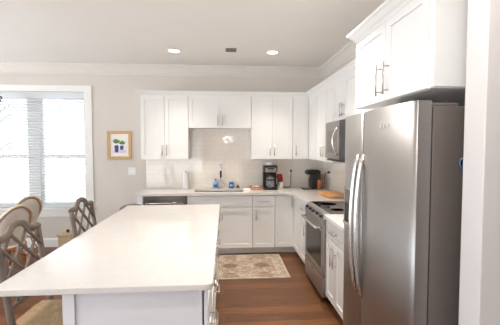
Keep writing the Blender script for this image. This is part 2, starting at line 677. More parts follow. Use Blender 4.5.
# baseboard on the back wall, left of the cabinets
bb = [(0, 0), (0.016, 0), (0.016, 0.115), (0.010, 0.13), (0.004, 0.14), (0, 0.14)]
struct('baseboard_back', MB().sweep([(XL, YW - 0.0005), (-1.255, YW - 0.0005)], bb), 'trim')
bs = struct('baseboard_front', MB().sweep([(1.0, 1.385), (1.0, 1.2645), (XF, 1.2645)][::-1], [(a, z) for a, z in bb]), 'trim')

# tiled backsplash
struct('backsplash_back', MB().box(-1.252, XR, YW - 0.008, YW - 0.0005, 0.9155, 1.90), 'tile_back')
struct('backsplash_right', MB().box(XR - 0.008, XR - 0.0005, 2.40, YW - 0.0085, 0.9155, 1.90), 'tile_right')

# window
win = struct('window_1', MB()
             .box(WX0 - 0.115, WX0, YW - 0.02, YW - 0.0005, WZ0 - 0.03, WZ1 + 0.098)
             .box(WX1, WX1 + 0.118, YW - 0.02, YW - 0.0005, WZ0 - 0.03, WZ1 + 0.098)
             .box(WX0, WX1, YW - 0.02, YW - 0.0005, WZ1, WZ1 + 0.098), 'trim', bevel=0.003)
MB().box(WX0 - 0.14, WX1 + 0.14, YW - 0.05, YW + 0.06, WZ0 - 0.03, WZ0 - 0.002).build('window_sill', 'trim', win, bevel=0.004)
MB().box(WX0 - 0.11, WX1 + 0.085, YW - 0.018, YW - 0.0005, WZ0 - 0.145, WZ0 - 0.03).build('window_apron', 'trim', win, bevel=0.003)
fr = MB()
fy0, fy1 = YW + 0.085, YW + 0.135
for a, b_ in ((WX0, -3.05), (-2.905, WX1)):
    fr.box(a, a + 0.045, fy0, fy1, WZ0, WZ1).box(b_ - 0.045, b_, fy0, fy1, WZ0, WZ1)
    fr.box(a + 0.045, b_ - 0.045, fy0, fy1, WZ1 - 0.05, WZ1).box(a + 0.045, b_ - 0.045, fy0, fy1, WZ0, WZ0 + 0.06)
    fr.box(a + 0.045, b_ - 0.045, fy0, fy1, 1.41, 1.46)
fr.box(-3.05, -2.905, YW + 0.055, YW + 0.145, WZ0, WZ1)
fr.build('window_frame', 'trim', win)
for a, b_ in ((WX0, -3.05), (-2.905, WX1)):
    MB().box(a + 0.045, b_ - 0.045, YW + 0.108, YW + 0.112, WZ0 + 0.06, WZ1 - 0.05).build('pane', 'glass', win)

# ================================================================== OUTSIDE
struct('ground', MB().box(-14, 8, YW + 0.16, 24, -0.25, -0.12), 'ledger')
tr = thing('bare_tree', 'bare grey tree outside at the left end of the blinds', 'tree', (-7.0, 11.0, -0.12))
MB().tube([(0, 0, 0), (0.05, 0, 1.4), (0.0, 0, 2.6), (0.1, 0, 4.2)], [0.13, 0.10, 0.07, 0.02], 8).build('trunk', 'bark', tr)
tw = MB()
for i in range(16):
    a = random.uniform(0, 2 * PI); z = random.uniform(1.3, 3.4); l = random.uniform(0.5, 1.1)
    p0 = Vector((0.02, 0, z)); p1 = p0 + Vector((math.cos(a) * l * 0.6, math.sin(a) * l * 0.6, l * 0.35)); p2 = p1 + Vector((math.cos(a + .4) * l * 0.5, math.sin(a + .4) * l * .5, l * 0.35))
    tw.tube([p0, p1, p2], [0.03, 0.02, 0.006], 6)
tw.build('branches', 'bark', tr)

# blind
bl = thing('window_blind', 'white horizontal slat blind lowered over the bright window', 'blind', (0, 0, 0))
MB().box(WX0 + 0.004, WX1 - 0.004, YW - 0.012, YW + 0.052, WZ1 - 0.10, WZ1 - 0.004).build('headrail', 'blind', bl, bevel=0.003)
sl = MB()
z = WZ1 - 0.115
while z > WZ0 + 0.05:
    y0, y1, t = YW + 0.004, YW + 0.05, 0.0028
    dz = 0.008
    sl.prism([(y0, z + dz), (y0 + 0.023, z + 0.003), (y1, z - dz), (y1, z - dz + t), (y0 + 0.023, z + 0.003 + t), (y0, z + dz + t)], WX0 + 0.016, WX1 - 0.016, 'x')
    z -= 0.0435
sl.build('slats', 'blind', bl)
MB().box(WX0 + 0.014, WX1 - 0.014, YW + 0.006, YW + 0.05, WZ0 + 0.004, WZ0 + 0.026).build('bottom_rail', 'blind', bl, bevel=0.003)
for x in (-3.45, -2.545):
    MB().box(x - 0.004, x + 0.004, YW + 0.0015, YW + 0.0028, WZ0 + 0.02, WZ1 - 0.06).build('ladder_cord', 'blind', bl)


# ================================================================== CABINETS
def handle_mb(p, axis, length, out=0.034):
    """bar pull; p = centre on the door face, local front is -Y"""
    x, y, z = p
    h = length / 2
    m = MB()
    if axis == 'z':
        m.tube([(x, y - out, z - h), (x, y - out, z + h)], 0.0062, 10)
        for s in (-1, 1):
            m.tube([(x, y - out, z + s * (h - 0.025)), (x, y, z + s * (h - 0.025))], 0.005, 8)
    else:
        m.tube([(x - h, y - out, z), (x + h, y - out, z)], 0.0062, 10)
        for s in (-1, 1):
            m.tube([(x + s * (h - 0.025), y - out, z), (x + s * (h - 0.025), y, z)], 0.005, 8)
    return m


def shaker_mb(x0, x1, z0, z1, y=0.0, rail=0.058, t=0.02):
    m = MB()
    if z1 - z0 < 0.2: rail = 0.045
    yb = y + t
    m.box(x0, x0 + rail, y, yb, z0, z1).box(x1 - rail, x1, y, yb, z0, z1)
    m.box(x0 + rail, x1 - rail, y, yb, z1 - rail, z1).box(x0 + rail, x1 - rail, y, yb, z0, z0 + rail)
    m.box(x0 + rail - 0.001, x1 - rail + 0.001, y + 0.010, yb - 0.001, z0 + rail - 0.001, z1 - rail + 0.001)
    return m


G = 0.0022   # half gap between fronts


def door(root, x0, x1, z0, z1, hx=None, hz=None, hl=0.155, paint='cab'):
    d = shaker_mb(x0 + G, x1 - G, z0 + G, z1 - G).build('door', paint, root)
    if hx is not None:
        handle_mb((hx, 0, hz), 'z', hl).build('handle', 'nickel', d)
    return d


def drawer(root, x0, x1, z0, z1, hl=0.155, paint='cab', name='drawer', plain=False):
    if plain:
        d = MB().box(x0 + G, x1 - G, 0, 0.02, z0 + G, z1 - G).build(name, paint, root, bevel=0.002)
    else:
        d = shaker_mb(x0 + G, x1 - G, z0 + G, z1 - G).build(name, paint, root)
    if hl:
        handle_mb(((x0 + x1) / 2, 0, (z0 + z1) / 2), 'x', hl).build('handle', 'nickel', d)
    return d


def wall_cabinet(label, loc, rz, w, depth, z0, z1, doors, group='white wall cabinets', name='wall_cabinet', hz=None, hl=0.155):
    """local: x along the front, front face at y=0, depth to +y. doors: list of (x0,x1,handle_x)"""
    t = thing(name, label, 'cabinet', loc, rz, group)
    MB().box(0.0008, w - 0.0008, 0.0215, depth, z0, z1).build('body', 'cab', t)
    for x0, x1, hx in doors:
        door(t, x0, x1, z0, z1, hx, (hz if hz else z0 + 0.135), hl)
    return t


UB, UT = 1.39, 2.345
R90 = -PI / 2
# back wall uppers (front plane y = 5.25)
wall_cabinet('white wall cabinet with two tall doors above the dishwasher, nearest the framed picture', (-1.252, 5.25, 0), 0, 0.702, 0.332, UB, UT,
             [(0, 0.351, 0.318), (0.351, 0.702, 0.384)])
wall_cabinet('short white two-door wall cabinet above the sink', (-0.548, 5.25, 0), 0, 0.948, 0.332, 1.862, UT,
             [(0, 0.474, 0.438), (0.474, 0.948, 0.510)], hz=1.975, hl=0.15)
wall_cabinet('white wall cabinet with two tall doors above the drip coffee maker', (0.402, 5.25, 0), 0, 0.634, 0.332, UB, UT,
             [(0, 0.317, 0.284), (0.317, 0.634, 0.350)])
t = wall_cabinet('white single-door wall cabinet in the corner of the room', (1.038, 5.25, 0), 0, 0.246, 0.332, UB, UT, [(0, 0.246, 0.05)], name='corner_wall_cabinet')
MB().box(0.2475, 0.573, 0.06, 0.332, UB, UT).build('corner_body', 'cab', t)
# right wall uppers (front plane x = 1.285), local x runs towards the viewer
t = wall_cabinet('narrow white blind cabinet front beside the inside corner', (1.285, 5.247, 0), R90, 0.405, 0.326, UB, UT, [(0.115, 0.403, None)], name='filler_cabinet')
MB().box(0.003, 0.114, 0.001, 0.0208, UB, UT).build('filler_strip', 'cab', t)
wall_cabinet('white two-door wall cabinet on the right wall just beyond the microwave', (1.285, 4.838, 0), R90, 0.800, 0.326, UB, UT,
             [(0, 0.425, 0.385), (0.425, 0.800, 0.465)])
wall_cabinet('short white two-door wall cabinet above the microwave', (1.285, 4.035, 0), R90, 0.70, 0.326, 1.865, UT,
             [(0, 0.35, 0.315), (0.35, 0.70, 0.385)], hz=1.985, hl=0.15)
wall_cabinet('white wall cabinet between the microwave and the refrigerator, mostly hidden', (1.285, 3.333, 0), R90, 0.835, 0.326, UB, UT,
             [(0, 0.417, 0.385), (0.417, 0.835, 0.45)])
# deep cabinet above the refrigerator
t = wall_cabinet('deep white two-door cabinet above the stainless refrigerator', (0.958, 2.494, 0), R90, 0.928, 0.652, 1.862, UT,
                 [(0.02, 0.464, 0.418), (0.464, 0.908, 0.512)], name='refrigerator_cabinet', hz=1.99, hl=0.19)
for x0 in (0.0, 0.909):
    MB().box(x0, x0 + 0.019, 0.0, 0.0205, 1.862, UT).build('face_frame', 'cab', t)
MB().box(0.929, 0.936, 0.012, 0.652, 1.868, UT - 0.001).build('side_panel', 'cab', t, bevel=0.002)

# ---- base cabinets
CB = 0.879     # underside of the worktop
DB = 0.1       # bottom of doors


def base_cabinet(label, loc, rz, w, depth=0.605, name='base_cabinet', body=None):
    t = thing(name, label, 'cabinet', loc, rz, 'white base cabinets')
    (body or MB().box(0.0008, w - 0.0008, 0.0215, depth, DB, CB - 0.001)).build('body', 'cab', t)
    MB().box(0.0008, w - 0.0008, 0.085, 0.10, 0.0, DB).build('toe_kick', 'cab', t)
    return t


YF = 4.975
t = base_cabinet('white end panel of the base cabinets left of the dishwasher', (-1.25, YF, 0), 0, 0.082, name='end_panel',
                 body=MB().box(0.0, 0.08, 0.0, 0.605, 0.1, CB - 0.001))
# sink base, open on top so that the basin hangs in it
t = base_cabinet('white sink base cabinet with false front and two doors under the sink', (-0.545, YF, 0), 0, 0.94,
                 body=MB().box(0.0008, 0.02, 0.0215, 0.605, DB, CB - 0.001).box(0.92, 0.9392, 0.0215, 0.605, DB, CB - 0.001)
                 .box(0.02, 0.92, 0.59, 0.605, DB, CB - 0.001).box(0.02, 0.92, 0.0215, 0.59, DB, DB + 0.02).box(0.02, 0.92, 0.0215, 0.03, DB + 0.02, CB - 0.001))
drawer(t, 0, 0.94, 0.705, CB - 0.012, 0, name='false_front')
door(t, 0, 0.47, DB, 0.70, 0.437, 0.60)
door(t, 0.47, 0.94, DB, 0.70, 0.503, 0.60)
t = base_cabinet('white base cabinet with one drawer over one door, right of the sink base', (0.397, YF, 0), 0, 0.328)
drawer(t, 0, 0.328, 0.705, CB - 0.012)
door(t, 0, 0.328, DB, 0.70, 0.05, 0.60)
# corner cabinet: L-shaped, one leaf on each run
t = thing('corner_base_cabinet', 'white L-shaped corner base cabinet with two full-height door leaves', 'cabinet', (0.727, YF, 0), 0, 'white base cabinets')
MB().box(0.001, 0.892, 0.0215, 0.605, DB, CB - 0.001).box(0.2945, 0.892, -0.44, 0.0215, DB, CB - 0.001).build('body', 'cab', t)
MB().box(0.001, 0.36, 0.085, 0.1, 0, DB).box(0.345, 0.36, -0.44, 0.085, 0, DB).build('toe_kick', 'cab', t)
d = shaker_mb(G, 0.271, DB + G, CB - 0.012).build('door', 'cab', t)
handle_mb((0.245, 0, 0.76), 'z', 0.13).build('handle', 'nickel', d)
m = shaker_mb(-0.438, -0.002, DB + G, CB - 0.012)
m.v = [(0.273 + y, x, z) for x, y, z in m.v]
m.build('door', 'cab', t)
t = base_cabinet('white base cabinet with drawer and door between the corner cabinet and the range', (1.0, 4.532, 0), R90, 0.424)
drawer(t, 0, 0.424, 0.705, CB - 0.012)
door(t, 0, 0.424, DB, 0.70, 0.37, 0.56)
t = base_cabinet('white base cabinet with one drawer and two doors between range and refrigerator', (1.0, 3.333, 0), R90, 0.56)
drawer(t, 0, 0.56, 0.705, CB - 0.012)
door(t, 0, 0.28, DB, 0.70, 0.245, 0.55)
door(t, 0.28, 0.56, DB, 0.70, 0.315, 0.55)
t = base_cabinet('white filler panel beside the far side of the refrigerator', (1.0, 2.771, 0), R90, 0.37, name='filler_cabinet',
                 body=MB().box(0.0, 0.37, 0.0, 0.605, 0.1, CB - 0.001))

# ---- worktops
ZT = 0.915
SX0, SX1, SY0, SY1 = -0.46, 0.27, 5.085, 5.455
ct = MB()
YE, XE = 4.948, 0.972
ct.box(-1.275, SX0, YE, YW - 0.009, CB, ZT).box(SX0, SX1, YE, SY0, CB, ZT).box(SX0, SX1, SY1, YW - 0.009, CB, ZT)
ct.box(SX1, 0.85, YE, YW - 0.009, CB, ZT)
rr = 0.122
poly = [(0.85, YW - 0.009), (0.85, YE)] + arc(XE - rr, YE - rr, rr, PI / 2, 0, 8) + [(XE, 4.105), (XR - 0.009, 4.105), (XR - 0.009, YW - 0.009)]
ct.prism(poly, CB, ZT, 'z')
tag(ct.build('worktop', 'quartz'), 'L-shaped cream quartz worktop running along the back wall and round the corner', 'countertop')
tag(MB().box(XE, XR - 0.009, 2.41, 3.333, CB, ZT).build('worktop', 'quartz', bevel=0.003), 'short cream quartz worktop between the range and the refrigerator', 'countertop')

# ---- sink (undermount)
sk = thing('kitchen_sink', 'stainless undermount sink set in the back worktop', 'sink', ((SX0 + SX1) / 2, (SY0 + SY1) / 2, CB))
a, b_ = (SX1 - SX0) / 2 + 0.012, (SY1 - SY0) / 2 + 0.012
bz = -0.19
m = MB()
m.box(-a, a, -b_, b_, bz - 0.004, bz)
m.box(-a, -a + 0.014, -b_, b_, bz, -0.0006).box(a - 0.014, a, -b_, b_, bz, -0.0006)
m.box(-a + 0.014, a - 0.014, -b_, -b_ + 0.014, bz, -0.0006).box(-a + 0.014, a - 0.014, b_ - 0.014, b_, bz, -0.0006)
m.build('basin', 'steel_h', sk)
MB().lathe([(0.045, 0), (0.045, 0.003), (0.03, 0.004), (0.0, 0.002)], (0, 0, bz)).build('drain', 'chrome', sk)

# ---- faucet
fa = thing('kitchen_faucet', 'tall chrome spring-neck faucet standing behind the sink', 'faucet', (-0.067, 5.525, ZT))
MB().lathe([(0.026, 0), (0.026, 0.008), (0.02, 0.014), (0.019, 0.10), (0.015, 0.105), (0.0, 0.106)]).build('base', 'chrome', fa)
neck = [(0, 0, 0.10), (0, 0, 0.30)] + [(0, -0.06 + 0.06 * math.cos(x), 0.30 + 0.09 * math.sin(x)) for x in [PI * i / 10 for i in range(1, 11)]] + [(0, -0.12, 0.27)]
MB().tube(neck, 0.011, 10).build('neck', 'chrome', fa)
cl = MB()
hp = []
for i in range(200):
    tt = i / 199.0
    k = min(int(tt * (len(neck) - 1)), len(neck) - 2)
    f = tt * (len(neck) - 1) - k
    hp.append(Vector(neck[k]).lerp(Vector(neck[k + 1]), f) + Vector((math.cos(i * 0.9) * 0.012, 0, math.sin(i * 0.9) * 0.006)))
cl.tube(hp, 0.0022, 5)
cl.build('spring', 'steel_dark', fa)
MB().lathe([(0.011, 0.0), (0.016, 0.004), (0.017, 0.09), (0.012, 0.105), (0.0, 0.106)], (0, -0.12, 0.18)).build('spray_head', 'blackplastic', fa)
MB().tube([(0, 0, 0.19), (0, -0.12, 0.205)], 0.006, 8).build('docking_arm', 'chrome', fa)
MB().tube([(0.018, 0, 0.05), (0.05, 0, 0.052), (0.075, -0.005, 0.075)], [0.011, 0.009, 0.006], 10).build('lever', 'chrome', fa)

# ---- dishwasher
dw = thing('dishwasher', 'stainless dishwasher under the left end of the back worktop', 'dishwasher', (-1.166, YF, 0))
MB().box(0, 0.618, 0.03, 0.59, 0.1, CB - 0.003).build('body', 'grey_case', dw)
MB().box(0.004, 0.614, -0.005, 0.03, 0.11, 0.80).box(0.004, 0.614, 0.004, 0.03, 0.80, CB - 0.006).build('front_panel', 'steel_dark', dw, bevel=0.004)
m = MB().tube([(0.04, -0.045, 0.775), (0.578, -0.045, 0.775)], 0.012, 12)
for x in (0.07, 0.548):
    m.tube([(x, -0.045, 0.775), (x, -0.005, 0.775)], 0.008, 8)
m.build('handle', 'steel_h', dw)
MB().box(0.01, 0.608, 0.07, 0.085, 0, 0.1).build('toe_kick', 'blackplastic', dw)

# ================================================================== RANGE
rg = thing('electric_range', 'stainless slide-in electric range with black glass cooktop on the right run', 'range', (0.965, 4.102, 0), R90)
W = 0.764
MB().box(0.002, W - 0.002, 0.055, 0.64, 0.05, 0.902).build('body', 'blackplastic', rg)
MB().box(0.0, W, 0.075, 0.642, 0.902, 0.918).build('cooktop', 'blackglass', rg, bevel=0.003)
for x, y, r in ((0.2, 0.22, 0.105), (0.2, 0.48, 0.08), (0.56, 0.22, 0.08), (0.56, 0.48, 0.105)):
    MB().lathe([(r - 0.003, 0.918), (r - 0.003, 0.9186), (r, 0.9186), (r, 0.918)], (x, y, 0), 28).build('burner_ring', 'grey_case', rg)
MB().prism([(0.0, 0.82), (0.0, 0.845), (0.03, 0.905), (0.075, 0.918), (0.075, 0.82)], 0.0, W, 'x').build('control_panel', 'steel', rg, bevel=0.003)
for i in range(5):
    x = 0.09 + i * 0.146
    k = MB().lathe([(0.017, 0), (0.016, 0.02), (0.011, 0.023), (0, 0.023)], (0, 0, 0), 16).build('knob', 'blackplastic', rg)
    k.location = (x, 0.013, 0.875)
    k.rotation_euler = (math.radians(63), 0, 0)
od = MB().box(0.004, W - 0.004, 0.006, 0.05, 0.285, 0.815).build('oven_door', 'steel', rg, bevel=0.006)
MB().box(0.075, W - 0.075, 0.0035, 0.008, 0.345, 0.725).build('oven_window', 'ovenglass', od, bevel=0.002)
m = MB().tube([(0.05, -0.045, 0.765), (0.12, -0.055, 0.765), (W - 0.12, -0.055, 0.765), (W - 0.05, -0.045, 0.765)], 0.013, 12)
for x in (0.06, W - 0.06):
    m.tube([(x, -0.046, 0.765), (x, 0.006, 0.765)], 0.010, 8)
m.build('handle', 'steel_h', od)
dr = MB().box(0.004, W - 0.004, 0.004, 0.05, 0.06, 0.275).build('storage_drawer', 'steel', rg, bevel=0.006)
MB().box(W / 2 - 0.05, W / 2 + 0.05, 0.002, 0.005, 0.235, 0.25).build('badge', 'chrome', dr)
MB().box(0.02, W - 0.02, 0.08, 0.095, 0, 0.06).build('toe_kick', 'blackplastic', rg)

# ================================================================== MICROWAVE
mw = thing('over_range_microwave', 'stainless over-the-range microwave with curved handle under the short wall cabinet', 'microwave', (1.19, 4.03, 1.435), R90)
W = 0.69
MB().box(0.001, W - 0.001, 0.03, 0.421, 0.0, 0.427).build('body', 'blackplastic', mw)
dd = MB().box(0.0, W, 0.0, 0.03, 0.012, 0.425).build('front', 'steel', mw, bevel=0.004)
MB().box(0.055, 0.42, -0.0022, 0.002, 0.075, 0.33).build('window', mat('bronze_tinted_glass', (120, 104, 92), 0.12, 0.5, 0.02), dd)
MB().box(0.5, W, -0.002, 0.002, 0.014, 0.423).build('control_strip', 'blackplastic', dd)
hs = [(0.455, -0.008 - 0.05 * math.sin(PI * i / 12), 0.06 + 0.30 * i / 12) for i in range(13)]
MB().tube(hs, 0.011, 10, flat=1.2).build('handle', 'steel_h', dd)
MB().box(0.01, W - 0.01, 0.01, 0.40, -0.012, -0.0004).build('vent_grille', 'blackplastic', mw)

# ================================================================== REFRIGERATOR
fg = thing('refrigerator', 'large stainless side-by-side refrigerator with two bowed handles', 'refrigerator', (0.84, 2.372, 0), R90)
W, FS = 0.91, 0.315
MB().box(0.004, W - 0.004, 0.075, 0.76, 0.02, 1.765).build('cabinet', 'grey_case', fg, bevel=0.004)
MB().box(0.03, W - 0.03, 0.1, 0.72, 0.0, 0.02).build('base_grille', 'blackplastic', fg)


def fridge_door(x0, x1, bow):
    """door front gently bowed in plan, small rounded edges"""
    n = 28
    pts = []
    for i in range(n + 1):
        u = i / n
        e = min(u, 1 - u) * (x1 - x0)
        pts.append((x0 + (x1 - x0) * u, bow * ((2 * u - 1) ** 2 - 1.0) + 0.005 * (1 - min(1, e / 0.012)) ** 2))
    m = MB()
    k = n + 1
    z0, z1, yb = 0.05, 1.79, 0.066
    m.add([(x, y, z0) for x, y in pts] + [(x, y, z1) for x, y in pts], [(i, i + 1, k + i + 1, k + i) for i in range(n)], True)
    o = len(m.v)
    m.add([(x0, yb, z0), (x1, yb, z0), (x0, yb, z1), (x1, yb, z1)], [])
    q = [list(range(k)) + [o + 1, o], list(range(k, 2 * k)) + [o + 3, o + 2], [o, o + 1, o + 3, o + 2], [0, k, o + 2, o], [k - 1, 2 * k - 1, o + 3, o + 1]]
    for f in q:
        m.f.append(f); m.sm.append(False); m.mi.append(0)
    return m


fz = fridge_door(0.0, FS - 0.003, 0.012).build('freezer_door', 'steel', fg)
fd = fridge_door(FS + 0.003, W, 0.032).build('fridge_door', 'steel', fg)
MB().box(0.01, W - 0.01, 0.0665, 0.0745, 0.06, 1.76).build('gasket', 'blackplastic', fg)


def fridge_handle(x, par):
    z0, z1 = 0.67, 1.535
    pts = [(x, -0.012 - 0.04 * math.sin(PI * i / 20) ** 0.75 if 0 < i < 20 else 0.002, z0 + (z1 - z0) * i / 20) for i in range(21)]
    MB().tube(pts, 0.0145, 12, flat=1.15).build('handle', 'steel_h', par)


fridge_handle(FS - 0.04, fz)
fridge_handle(FS + 0.04, fd)
dp = MB()
x0, x1, z0, z1 = 0.045, 0.20, 1.06, 1.31
dp.box(x0, x0 + 0.012, -0.018, -0.004, z0, z1).box(x1 - 0.012, x1, -0.018, -0.004, z0, z1).box(x0, x1, -0.018, -0.004, z1 - 0.012, z1).box(x0, x1, -0.024, -0.004, z0, z0 + 0.02)
dp = dp.build('dispenser', 'steel_h', fz)
MB().box(x0 + 0.013, x1 - 0.013, -0.0155, -0.005, z0 + 0.0205, z1 - 0.10).build('dispenser_recess', 'ovenglass', dp)
MB().box(x0 + 0.013, x1 - 0.013, -0.016, -0.005, z1 - 0.10, z1 - 0.013).build('control_screen', 'grey_case', dp)
MB().box((x0 + x1) / 2 - 0.02, (x0 + x1) / 2 + 0.02, -0.019, -0.0156, z0 + 0.07, z0 + 0.15).build('paddle', 'blackplastic', dp)
for i, ww in enumerate((0.018, 0.012, 0.02)):
    x = 0.62 + i * 0.036
    MB().box(x, x + ww, -0.0335, -0.0285, 1.684, 1.70).build('logo_letter', 'chrome', fd)
for x0 in (0.02, W - 0.12):
    MB().box(x0, x0 + 0.1, 0.08, 0.2, 1.766, 1.783).build('hinge_cover', 'grey_case', fg, bevel=0.004)
# magnet on the near side
mg = thing('round_magnet', 'round dark blue magnet with pale rim on the side of the refrigerator', 'magnet', (1.068, 1.4655, 1.513))
MB().lathe([(0.029, 0), (0.029, -0.004), (0.0, -0.004)], (0, 0, 0), 24, axis='y').build('disc', mat('navy_enamel', (28, 62, 122), 0.3), mg)
MB().lathe([(0.025, -0.0041), (0.025, -0.0052), (0.0285, -0.0052), (0.0285, -0.0041)], (0, 0, 0), 24, axis='y').build('rim', mat('pale_blue_enamel', (120, 170, 215), 0.3), mg)
MB().box(-0.012, 0.012, -0.0052, -0.0041, -0.012, -0.007).box(-0.010, 0.008, -0.0052, -0.0041, -0.004, 0.001).box(-0.004, 0.012, -0.0052, -0.0041, 0.004, 0.008).build('emblem', 'whiteplastic', mg)

# ================================================================== ISLAND
IX0, IX1, IY0, IY1 = -1.105, -0.062, 1.665, 3.985
top = MB()
cr = 0.035
poly = arc(IX0 + cr, IY0 + cr, cr, PI, 1.5 * PI, 5) + arc(IX1 - cr, IY0 + cr, cr, 1.5 * PI, 2 * PI, 5) + arc(IX1 - cr, IY1 - cr, cr, 0, PI / 2, 5) + arc(IX0 + cr, IY1 - cr, cr, PI / 2, PI, 5)
top.prism(poly, 0.883, ZT, 'z')
tag(top.build('island_worktop', 'quartz', bevel=0.004), 'long white quartz slab on top of the kitchen island', 'countertop')
il = thing('kitchen_island', 'white panelled kitchen island base with drawers facing the aisle', 'island', (0, 0, 0))
bx0, bx1, by0, by1 = -0.775, -0.115, 1.705, 3.95
MB().box(bx0, bx1, by0 + 0.02, by1, 0.09, 0.882).build('body', 'lilac_grey', il)
MB().box(bx0 + 0.05, bx1 - 0.05, by0 + 0.06, by1 - 0.05, 0.0, 0.09).build('plinth', 'lilac_grey', il)
MB().box(bx0, bx1 - 0.002, by0, by0 + 0.0195, 0.0, 0.882).build('end_panel', 'lilac_grey', il, bevel=0.002)
MB().box(bx0 - 0.012, bx0 + 0.045, by0 - 0.012, by0 - 0.0005, 0.0, 0.882).build('corner_board', 'lilac_grey', il, bevel=0.002)
MB().box(bx0 - 0.012, bx0 - 0.0005, by0, by1, 0.0, 0.882).build('back_panel', 'lilac_grey', il)
MB().box(bx1 + 0.008, bx1 + 0.026, by0, by0 + 0.05, 0.09, 0.875).build('face_stile', 'lilac_grey', il)
n = 4
y = by0 + 0.052
bw = (by1 - y) / n
for i in range(n):
    for z0, z1 in ((0.10, 0.40), (0.405, 0.66), (0.665, 0.87)):
        m = shaker_mb(G, bw - G, z0, z1)
        xs = bx1 + 0.022
        m.v = [(xs - yy, y + i * bw + xx, zz) for xx, yy, zz in m.v]
        d = m.build('drawer', 'cab', il)
        h = handle_mb((bw / 2, 0, (z0 + z1) / 2 + 0.03), 'x', 0.19)
        h.v = [(xs - yy, y + i * bw + xx, zz) for xx, yy, zz in h.v]
        h.build('handle', 'nickel', d)

# ================================================================== RUG
rugm = MB().box(-0.72, 0.72, -0.45, 0.45, 0.0, 0.008)
r = rugm.build('runner_rug', 'rug', loc=(0.065, 4.497, 0.0005))
tag(r, 'faded cream and rust oriental rug on the floor in front of the sink', 'rug')

# ================================================================== CEILING FIXTURES
def downlight(label, x, y, watts=DOWNLIGHT_WATTS, cone=118, colour=(1.0, 0.95, 0.89)):
    t = thing('recessed_downlight', label, 'ceiling light', (x, y, ZC), 0, 'recessed ceiling lights')
    MB().lathe([(0.070, 0.0), (0.088, 0.0), (0.090, -0.004), (0.072, -0.010), (0.070, -0.004)], (0, 0, -0.0003), 28).build('trim_ring', 'whiteplastic', t)
    MB().lathe([(0.0695, -0.002), (0.0695, -0.006), (0, -0.007)], (0, 0, -0.0003), 28).build('lens', 'lens', t)
    ld = bpy.data.lights.new('downlight_bulb', 'SPOT')
    ld.energy = watts
    ld.color = colour
    ld.spot_size = math.radians(cone)
    ld.spot_blend = 1.0
    ld.shadow_soft_size = 0.07
    lo = bpy.data.objects.new('bulb', ld)
    COL.objects.link(lo)
    lo.parent = t
    lo.location = (0, 0, -0.02)
    return t


downlight('lit recessed ceiling light left of the ceiling vent', -0.668, 4.69, 74.0, 94, (1.0, 0.89, 0.76))
downlight('lit recessed ceiling light right of the ceiling vent', 0.641, 4.67, 74.0, 94, (1.0, 0.89, 0.76))
for lx, cn in ((-2.4, 'over the dining side'), (-0.668, 'over the island'), (0.641, 'over the aisle')):  # unseen downlights, added as fill to even out the room
    for ly, rn, k in ((2.7, 'in the row level with the refrigerator', 1.0), (0.9, 'in the row just ahead of the viewer', 0.5), (-1.2, 'in the row behind the viewer', 0.4)):
        if lx == -0.668: k *= 0.35
        if lx == 0.641 and ly == 2.7: k = 2.6
        if lx == -2.4 and ly == 2.7: k = 1.4
        cone = 118
        if lx == 0.641 and ly == 0.9: k, cone = 1.0, 150
        downlight('added unseen recessed fill light %s, %s' % (cn, rn), lx, ly, DOWNLIGHT_WATTS * k, cone)
ch = thing('globe_chandelier', 'small chandelier with six lit globes behind the viewer, mirrored in the tile above the sink', 'chandelier', (0.12, -3.0, ZC))
MB().lathe([(0.06, -0.0005), (0.06, -0.02), (0.015, -0.03), (0, -0.03)]).build('canopy', 'nickel', ch)
MB().tube([(0, 0, -0.02), (0, 0, -1.08)], 0.008, 8).build('stem', 'nickel', ch)
for x, y, z in ((-0.04, 0.1, -0.93), (0.13, -0.02, -0.95), (-0.14, 0.02, -1.0), (0.06, 0.13, -1.03), (-0.07, -0.08, -1.12), (0.14, 0.06, -1.10)):
    am = MB().tube([(0, 0, z - 0.01), (x * 0.8, y * 0.8, z - 0.005), (x, y, z)], 0.005, 6).build('arm', 'nickel', ch)
    MB().ball((x, y, z + 0.03), 0.033, 0.033, 0.033).build('globe', 'globe', am)
vt = thing('ceiling_vent', 'small grey square vent between the two ceiling lights', 'vent', (0.083, 4.59, ZC))
MB().box(-0.085, 0.085, -0.105, 0.105, -0.008, -0.0003).build('frame', 'whiteplastic', vt, bevel=0.002)
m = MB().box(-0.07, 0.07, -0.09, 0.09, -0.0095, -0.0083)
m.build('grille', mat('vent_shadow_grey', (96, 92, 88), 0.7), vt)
m = MB()
for i in range(7):
    yy = -0.075 + i * 0.025
    m.box(-0.069, 0.069, yy - 0.003, yy + 0.003, -0.0125, -0.0096)
m.build('louvre', 'nickel', vt)

# ================================================================== WALL ITEMS
pf = thing('framed_picture', 'small oak-framed painting of two potted plants on the back wall', 'picture', (-1.6595, YW, 1.602))
w, h = 0.1855, 0.224
fm = MB().box(-w, -w + 0.046, -0.025, -0.0005, -h, h).box(w - 0.046, w, -0.025, -0.0005, -h, h).box(-w + 0.046, w - 0.046, -0.025, -0.0005, h - 0.046, h).box(-w + 0.046, w - 0.046, -0.025, -0.0005, -h, -h + 0.046)
fm.build('frame', 'oak', pf, bevel=0.003)
MB().box(-w + 0.046, w - 0.046, -0.010, -0.0006, -h + 0.046, h - 0.046).build('mat_board', 'mat_board', pf)
art = MB()
Y = -0.0104


def flat(poly, mi, dy):
    art.prism(poly, Y - dy, Y - dy - 0.0003, 'y', mi)


